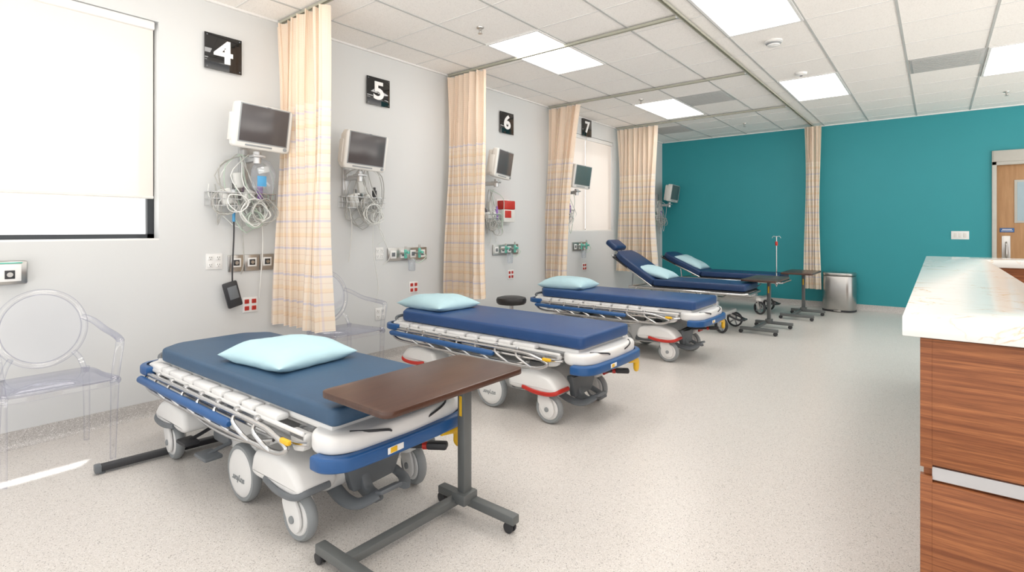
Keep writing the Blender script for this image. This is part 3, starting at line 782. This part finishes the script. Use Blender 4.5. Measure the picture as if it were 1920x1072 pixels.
# ------------------------------------------------------------------ ghost chairs
def build_chair():
    r = thing('armchair', 'clear transparent plastic armchair with round back', 'chair', group='clear plastic armchairs')
    mb = MB(); mb.prism(rpoly([(-.20, -.20), (.235, -.245), (.235, .245), (-.20, .20)], .06), 'z', .445, .462, .006, 2)
    P = cr([(-.205, -.20, .44), (0, -.232, .44), (.235, -.245, .44), (.245, 0, .435), (.235, .245, .44), (0, .232, .44), (-.205, .20, .44), (-.215, 0, .44)], 6, True)
    mb.tube(P, .016, n=8, closed=True, flat=.6); mk('seat', mb, M['clear'], r)
    for s in (-1, 1):
        mb = MB(); mb.tube([(.215, s*.228, .45), (.225, s*.232, .42), (.22, s*.228, .2), (.218, s*.225, 0)], lambda t: .024-.010*t, n=8, k=4); mk('leg', mb, M['clear'], r)
        mb = MB(); mb.tube([(-.19, s*.19, .46), (-.20, s*.195, .40), (-.21, s*.20, .2), (-.235, s*.205, 0)], lambda t: .022-.008*t, n=8, k=4); mk('leg', mb, M['clear'], r)
    ry = Matrix.Rotation(math.radians(-10), 4, 'Y')
    prof = [(0, -.005), (.185, -.006), (.187, 0), (.185, .006), (0, .005)]
    tb = MB(); tb.lathe(prof, (0, 0, 0), 'x', n=48)
    bmesh.ops.scale(tb.bm, vec=(1, 1, 1.08), verts=tb.bm.verts); bmesh.ops.transform(tb.bm, matrix=Matrix.Translation((-.265, 0, .715)) @ ry, verts=tb.bm.verts)
    mk('backrest', tb, M['clear'], r)
    tb = MB(); tb.tube([(0, .20*math.cos(a*math.pi/24), .215*math.sin(a*math.pi/24)) for a in range(48)], .018, n=10, closed=True)
    bmesh.ops.transform(tb.bm, matrix=Matrix.Translation((-.265, 0, .715)) @ ry, verts=tb.bm.verts)
    for s in (-1, 1): tb.tube([(-.19, s*.185, .45), (-.205, s*.165, .52), (-.23, s*.14, .56)], .014, n=8, k=4)
    mk('back_frame', tb, M['clear'], r)
    for s in (-1, 1):
        mb = MB(); mb.tube([(-.275, s*.195, .76), (-.22, s*.235, .735), (-.10, s*.262, .695), (.05, s*.27, .68), (.19, s*.262, .672), (.232, s*.255, .655), (.225, s*.245, .56), (.215, s*.235, .455)], lambda t: .017, n=10, k=6, flat=1.2); mk('armrest', mb, M['clear'], r)
    return r
CHR = build_chair(); CHR.location = (-3.86, .685, 0); CHR['label'] = 'clear transparent plastic armchair with round back under the big window'
dup(CHR, (-3.90, 2.57, 0), 0, label='clear transparent plastic armchair with round back behind the curtain')

# ------------------------------------------------------------------ stool, trash can
r = thing('round_stool', 'black round swivel stool with chrome column', 'stool', (-3.70, 4.58, 0))
mb = MB(); mb.lathe([(0, .47), (.15, .47), (.165, .485), (.17, .515), (.16, .54), (.12, .55), (0, .552)]); mk('seat', mb, M['blackv'], r)
mb = MB(); mb.cyl((0, 0, .12), (0, 0, .47), .022); mb.cyl((0, 0, .1), (0, 0, .25), .03); mk('column', mb, M['chrome'], r)
for a in range(5):
    th = a*2*math.pi/5+.3; c, s = math.cos(th), math.sin(th)
    mb = MB(); mb.tube([(0, 0, .12), (.12*c, .12*s, .10), (.23*c, .23*s, .065)], .014, n=8, k=3); mk('leg', mb, M['dark'], r)
    mb = MB(); mb.cyl((.23*c-.012*s, .23*s+.012*c, .026), (.23*c+.012*s, .23*s-.012*c, .026), .026, bev=.004); mb.cyl((.23*c, .23*s, .04), (.23*c, .23*s, .07), .008, n=8); mk('caster', mb, M['dark'], r)
r = thing('trash_can', 'stainless steel pedal trash can standing against the teal wall', 'trash can', (-1.22, 9.84, 0))
rp = rpoly([(-.23, .16), (-.23, -.04), (-.16, -.155), (.16, -.155), (.23, -.04), (.23, .16)], .10, 8)
mb = MB(); mb.prism(rp, 'z', .03, .56, .004); mk('bin_body', mb, M['steel'], r)
mb = MB(); mb.prism([(a*1.02, b*1.02) for a, b in rp], 'z', 0, .03, .004); mk('bin_base', mb, M['dark'], r)
mb = MB(); mb.prism([(a*1.01, b*1.01) for a, b in rp], 'z', .565, .615, .015, 3); mk('lid', mb, M['steel'], r)
mb = MB(); mb.box((0, -.175, .02), (.10, .05, .014), .005); mk('pedal', mb, M['steel'], r)

# ------------------------------------------------------------------ patient monitors with arms
def build_monitor():
    r = thing('patient_monitor', 'off-white patient monitor with dark screen on a wall-mounted arm', 'medical monitor', group='wall-mounted patient monitors')
    mb = MB(); mb.box((.012, 0, -.18), (.024, .07, .40), .006); mb.box((.05, 0, -.16), (.06, .05, .09), .01)
    mb.box((.15, 0, -.20), (.22, .04, .045), .01); mb.cyl((.25, 0, -.24), (.25, 0, -.15), .028); mb.box((.25, 0, -.185), (.09, .09, .02), .006)
    mk('mount_arm', mb, M['alum'], r)
    tilt = math.radians(8)
    hd = MB(); hd.prism(rpoly([(-.215, -.165), (.215, -.165), (.215, .165), (-.215, .165)], .035), 'x', -.04, .035, .015, 3)
    hd.prism(rpoly([(-.19, -.15), (.19, -.15), (.19, .145), (-.19, .145)], .03), 'x', -.10, -.04, .01)
    h = mk('monitor_housing', hd, M['offwhite'], r, (.33, 0, .02), (math.radians(-2), tilt, 0))
    mb = MB(); mb.box((.036, 0, .018), (.006, .355, .265), .002); mk('screen', mb, M['screen'], h)
    mb = MB(); mb.box((.036, 0, .018), (.004, .371, .281), .001); mk('screen_bezel', mb, M['midgray'], h)
    mb = MB(); mb.box((.037, -.03, -.140), (.006, .20, .012), .003); mk('button_strip', mb, M['midgray'], h)
    mb = MB(); mb.cyl((.03, .17, -.138), (.045, .17, -.138), .013, n=16); mk('control_knob', mb, M['midgray'], h)
    mb = MB(); mb.box((.036, .02, .155), (.006, .03, .008), .002); mk('alarm_light', mb, M['gray'], h)
    mb = MB(); mb.box((-.03, -.215, -.02), (.06, .012, .2), .004); mk('side_handle', mb, M['offwhite'], h)
    return r
MON = build_monitor(); MON.location = (WX, 1.91, 2.04)
dup(MON, (WX, 2.84, 1.97), -.05); m3 = dup(MON, (WX, 4.66, 2.04), .22); m4 = dup(MON, (WX, 6.50, 2.03), -.08); m5 = dup(MON, (WX, 9.85, 1.97), 0)
for m_ in (m4, m5):
    for o in list(desc(m_)):
        if o.name.startswith('screen') and not o.name.startswith('screen_'):
            o.data = o.data.copy(); o.data.materials[0] = M['screeng']

# ------------------------------------------------------------------ supply baskets and cables
def basket(y, z, w, label, seed, hang, nc=9):
    rnd = random.Random(seed)
    r = thing('supply_basket', label, 'wire basket', (WX, y, z), group='wall baskets with monitor cables')
    mb = MB(); d = .14; hw = w/2
    for zz, g in ((0, .0), (-.05, .0), (-.10, .01)):
        mb.tube([(.01, -hw+g, zz), (d-g, -hw+g, zz), (d-g, hw-g, zz), (.01, hw-g, zz)], .003 if zz else .004, n=6, closed=True)
    k = int(w/.035)
    for i in range(k+1):
        yy = -hw+w*i/k; mb.tube([(.01, yy, .0), (.01, yy, -.10), (d-.01, yy, -.10), (d, yy, 0)], .002, n=5)
    mb.box((.006, 0, .02), (.012, .10, .12), .003)
    mk('wire_frame', mb, M['chrome'], r)
    for i in range(nc):
        mb = MB(); x = .05+rnd.random()*.12; y0 = rnd.uniform(-hw, hw); y1 = rnd.uniform(-hw, hw)
        R = rnd.uniform(.045, .10); pts = []
        if i % 3 != 2:
            turns = rnd.choice((2, 3)); cy = rnd.uniform(-hw*.7, hw*.7); cz = rnd.uniform(-.20, -.02)
            for q in range(turns*8+1):
                a = q*math.pi/4; pts.append((x+.03*math.sin(a*.7+i), cy+R*math.cos(a)*rnd.uniform(.85, 1.15), cz+R*math.sin(a)*rnd.uniform(.85, 1.2)))
            pts.append((x, cy-R*.8, cz+.2)); pts.append((.10, rnd.uniform(-.05, .05), .30))
        else:
            dz = rnd.uniform(.2, .35)
            pts = [(.10, rnd.uniform(-.08, .08), .30), (x+.03, y0, .2), (x, y0+.03, -.05), (x, (y0+y1)/2, -dz), (x-.01, y1, -.06), (x, y1-.02, .06)]
        mb.tube(pts, rnd.choice((.003, .004, .005)), n=6, k=4)
        mk('cable', mb, rnd.choice((M['cable'], M['cablew'], M['cable'], M['cablew'], M['cableg'])), r)
    for (y1, zb, loop) in hang:
        mb = MB(); mb.tube([(.06, y1-.03, -.02), (.07, y1, -.2), (.05, y1+.02, (zb-z)*.5), (.05, y1+loop, (zb-z)*.85), (.03, y1+loop*.5, zb-z)], .004, n=6, k=6); mk('cable', mb, rnd.choice((M['cable'], M['cablew'])), r)
    for c_, s_, a_ in (((.09, -hw*.5, -.03), (.05, .08, .12), .3), ((.08, hw*.2, -.02), (.06, .07, .10), -.4), ((.07, -hw*.1, .10), (.04, .06, .12), .15)):
        mb = MB(); mb.box(c_, s_, .01, rot=Matrix.Rotation(a_, 4, 'X')); mk('sensor_pack', mb, M['cablew'], r)
    mb = MB(); mb.cyl((.10, hw*.55, -.06), (.10, hw*.55, .07), .022, n=16, bev=.004); mb.cyl((.10, hw*.55, .07), (.10, hw*.55, .10), .012, n=12); mk('probe_holder', mb, M['dark' if seed == 2 else 'purple'], r)
    return r
bl = 'chrome wire basket with coiled monitor cables '
basket(1.87, 1.58, .48, bl+'beside the first curtain', 1, [(.0, .95, .03), (.16, .75, .0)], 13)
basket(2.98, 1.60, .42, bl+'above the second stretcher', 2, [(.12, .58, .08), (-.12, 1.0, .0), (.15, 1.15, .12), (.20, .95, .14)], 12)
basket(4.82, 1.48, .26, bl+'beside the red sharps box', 3, [(.0, 1.1, .02)])
basket(6.46, 1.58, .24, bl+'beside the window', 4, [(.05, 1.1, .02)])
basket(9.74, 1.56, .28, bl+'near the teal wall', 5, [(.0, 1.0, .02), (.08, .6, .02)])
r = thing('supply_bag', 'clear plastic bag with blue print hanging on the wall', 'plastic bag', (WX+.22, 1.97, 1.70))
bm_ = MB(); bm_.prism(rpoly([(-.08, -.10), (.07, -.13), (.10, .04), (.05, .13), (-.03, .15), (-.09, .06)], .03), 'x', -.02, .02, .015, 3); mk('bag_body', bm_, M['bag'], r)
mb = MB(); mb.box((.022, -.02, -.03), (.003, .07, .08), .001); mk('bag_print', mb, M['bagblue'], r)
mb = MB(); mb.box((.005, .0, .06), (.02, .09, .05), .01, rot=Matrix.Rotation(.3, 4, 'X')); mk('packaged_item', mb, M['cablew'], r)
r = thing('sharps_container', 'wall-mounted sharps box with red top and white base', 'sharps box', (WX, 5.12, 1.52))
mb = MB(); mb.box((.06, .0, -.05), (.11, .22, .16), .012); mk('container_body', mb, M['offwhite'], r)
mb = MB(); mb.box((.062, 0, .085), (.115, .225, .11), .012); mk('container_lid', mb, M['red'], r)
mb = MB(); mb.box((.118, -.03, -.03), (.004, .12, .09), .001); mk('warning_label', mb, M['red'], r)
mb = MB(); mb.box((.005, 0, 0), (.01, .26, .32), .004); mk('mounting_plate', mb, M['white'], r)

# ------------------------------------------------------------------ outlets and gas panels
def outlet(y, z, col, label, sz=(.12, .12), x=WX):
    r = thing('wall_outlet', label, 'electrical outlet', (x, y, z), group='wall outlets')
    mb = MB(); mb.box((.004, 0, 0), (.008, sz[0], sz[1]), .003); mk('outlet_plate', mb, M['white'], r)
    for sy in (-1, 1):
        for sz_ in (-1, 1):
            mb = MB(); mb.box((.010, sy*.028, sz_*.027), (.008, .036, .034), .006)
            for q in (-1, 1): mb.box((.0142, sy*.028+q*.007, sz_*.027+.004), (.001, .003, .010), mi=1)
            mb.box((.0142, sy*.028, sz_*.027-.009), (.001, .005, .005), mi=1)
            mk('receptacle', mb, [M[col], M['dark']], r)
wo, ro = 'white four-socket wall outlet plate', 'wall outlet plate with four red sockets'
outlet(1.70, 1.057, 'white', wo); outlet(1.97, .70, 'red', ro); outlet(3.225, 1.063, 'white', wo, (.09, .12)); outlet(3.66, .695, 'red', ro)
outlet(3.235, .47, 'white', wo); outlet(5.28, .72, 'red', ro); outlet(7.10, .72, 'red', ro); outlet(4.62, .70, 'white', wo)

def gas_plate(y, z):
    r = thing('gas_outlet', 'square brushed metal medical gas outlet plate on wall', 'gas outlet', (WX, y, z), group='medical gas outlets')
    mb = MB(); mb.box((.008, 0, 0), (.016, .118, .13), .004); mk('outlet_plate', mb, M['steel'], r)
    mb = MB(); mb.box((.018, 0, .005), (.006, .07, .07), .004); mk('label_plate', mb, M['white'], r)
    mb = MB(); mb.box((.022, 0, .005), (.004, .045, .045), .003); mb.cyl((.02, 0, .005), (.03, 0, .005), .014, n=16, mi=1); mk('valve', mb, [M['dark'], M['steel']], r)
for y in (1.858, 1.980, 2.102): gas_plate(y, 1.035)
r = thing('gas_outlet', 'boxy brushed metal wall outlet with green rim near the window', 'gas outlet', (WX, .56, 1.045))
mb = MB(); mb.box((.025, 0, 0), (.05, .16, .14), .012); mk('outlet_housing', mb, M['steel'], r)
mb = MB(); mb.box((.052, 0, .0), (.004, .10, .10), .004); mk('label_plate', mb, M['white'], r)
mb = MB(); mb.box((.051, 0, .058), (.006, .11, .008), .001); mk('green_rim', mb, M['green'], r)
mb = MB(); mb.box((.055, 0, -.01), (.004, .045, .05), .003); mb.cyl((.052, 0, -.01), (.062, 0, -.01), .014, n=16, mi=1); mk('valve', mb, [M['dark'], M['steel']], r)

def gas_panel(y, z, w, label):
    r = thing('medical_gas_panel', label, 'gas panel', (WX, y, z), group='wall gas panels with flow meters')
    mb = MB(); mb.box((.010, 0, 0), (.02, w, .13), .004); n = max(2, int(w/.125))
    mk('panel_plate', mb, M['steel'], r)
    for i in range(n):
        mb = MB(); yy = -w/2+w*(i+.5)/n; mb.box((.022, yy, 0), (.004, .075, .08), .003); mb.box((.025, yy, 0), (.004, .04, .04), .002, mi=1)
        mk('outlet_label', mb, [M['white'], M['gray']], r)
    for yy, hh in ((-w*.18, .10), (w*.18, .12)):
        mb = MB(); mb.cyl((.02, yy, .01), (.11, yy, .01), .012, n=14, mi=1); mb.cyl((.09, yy, -.04), (.09, yy, hh*.5), .015, n=18, bev=.004)
        mb.cyl((.09, yy, hh*.5), (.09, yy, hh*.8), .011, n=14, mi=1); mb.cyl((.09, yy, .02), (.14, yy, .02), .014, n=16, bev=.003)
        mk('flow_meter', mb, [M['green'], M['steel']], r)
    mb = MB(); mb.lathe([(0, -.17), (.028, -.17), (.034, -.16), (.038, -.05), (.036, -.045), (0, -.045)], (.09, -w*.02, 0)); mk('collection_jar', mb, M['bag'], r)
    mb = MB(); mb.tube([(.13, w*.18, .02), (.15, w*.25, -.03), (.12, w*.1, -.09), (.10, -w*.02, -.045)], .005, n=6, k=5); mk('tubing', mb, M['cableg'], r)
gp = 'metal medical gas panel with green flow meters above the '
gas_panel(3.575, 1.047, .51, gp+'second stretcher'); gas_panel(5.17, 1.045, .50, gp+'third stretcher'); gas_panel(6.95, 1.04, .40, gp+'padded stretcher')
r = thing('handheld_control', 'dark handheld control hanging from a black cord on the wall', 'remote control', (WX+.06, 1.81, .80))
mb = MB(); mb.box((0, 0, 0), (.03, .11, .20), .012, rot=Matrix.Rotation(.25, 4, 'X')); mk('control_body', mb, M['dark'], r)
mb = MB(); mb.box((.016, 0, .015), (.003, .07, .10), .002, rot=Matrix.Rotation(.25, 4, 'X')); mk('control_display', mb, M['gray'], r)
mb = MB(); mb.tube([(0, .0, .09), (.0, .0, .2), (-.01, .015, .45), (0, .01, .58)], .006, n=8, k=5); mb.cyl((0, .01, .56), (0, .01, .63), .011, n=12, mi=1); mk('cord', mb, [M['dark'], M['bagblue']], r)
r = thing('light_switch', 'white triple light switch plate on the teal wall', 'light switch', (.262, FY, 1.215))
mb = MB(); mb.box((0, -.004, 0), (.20, .008, .12), .003); mk('switch_plate', mb, M['white'], r)
for i in (-1, 0, 1):
    mb = MB(); mb.box((i*.055, -.011, 0), (.034, .008, .066), .003, rot=Matrix.Rotation(.06, 4, 'X')); mk('switch_rocker', mb, M['offwhite'], r)

# ------------------------------------------------------------------ reception counter
def Cshape(i, far=5.80, near=1.77, left=-.073, inner=.292, right=2.4):
    return [(left+i, near+i), (right, near+i), (right, near+.43-i), (inner-i, near+.43-i), (inner-i, far-.44+i), (right, far-.44+i), (right, far-i), (left+i, far-i)]
mb = MB(); mb.prism(Cshape(0), 'z', 1.013, 1.07, .004, 2)
ct = mk('countertop', mb, M['marble']); tag(ct, 'white quartz countertop with gold veining on the wood nurse station', 'countertop')
r = thing('nurse_station_counter', 'reddish walnut veneer nurse station counter with metal reveal strip', 'counter', (0, 0, 0))
mb = MB(); mb.prism(Cshape(.045), 'z', .02, 1.013); mk('counter_body', mb, M['wood'], r)
mb = MB(); mb.box((1.19, 1.807, .84), (2.40, .018, .335), .001); mk('upper_panel', mb, M['wood'], r)
mb = MB(); mb.box((1.19, 1.807, .325), (2.40, .018, .60), .001); mk('lower_panel', mb, M['wood'], r)
mb = MB(); mb.box((1.19, 1.811, .648), (2.40, .010, .034)); mk('reveal_strip', mb, M['reveal'], r)
mb = MB(); mb.box((-.0225, 1.811, .835), (.026, .024, .345), .001); mk('corner_post', mb, M['wood'], r)
mb = MB(); mb.box((-.0225, 1.811, .33), (.026, .024, .62), .001); mk('corner_post', mb, M['wood'], r)
mb = MB(); mb.box((1.19, 1.84, .01), (2.35, .03, .02)); mk('toe_kick', mb, M['dark'], r)

# ------------------------------------------------------------------ lights, world, camera
w = bpy.data.worlds.new('world'); SC.world = w; w.use_nodes = True
nt = w.node_tree; bg = nt.nodes['Background']
tc = N(nt, 'ShaderNodeTexCoord'); sx = N(nt, 'ShaderNodeSeparateXYZ'); nt.links.new(tc.outputs['Generated'], sx.inputs[0])
mr = N(nt, 'ShaderNodeMapRange'); mr.inputs[1].default_value = -.12; mr.inputs[2].default_value = .02; nt.links.new(sx.outputs[2], mr.inputs[0])
col = mixc(nt, mr.outputs[0], (3.6, 3.45, 3.25), (1.27, 1.265, 1.265))
nt.links.new(col, bg.inputs[0]); bg.inputs[1].default_value = 1.0
sd = bpy.data.lights.new('sun', 'SUN'); sd.energy = 9; sd.angle = .025; so = bpy.data.objects.new('sun', sd); COL.objects.link(so)
so.rotation_euler = Vector((.60, -.42, -1.37)).to_track_quat('-Z', 'Y').to_euler(); so.location = (-6, 3, 6)
cam = bpy.data.cameras.new('camera'); co = bpy.data.objects.new('camera', cam); COL.objects.link(co)
co.location = (0, 0, 1.30); co.rotation_euler = (math.pi/2, 0, math.radians(38.86))
cam.sensor_width = 36; cam.sensor_fit = 'HORIZONTAL'; cam.lens = 989/1920*36; cam.shift_y = -106/1920; cam.clip_start = .02
SC.camera = co
SC.view_settings.view_transform = 'Standard'
SC.view_settings.look = 'None'
SC.view_settings.exposure = 0
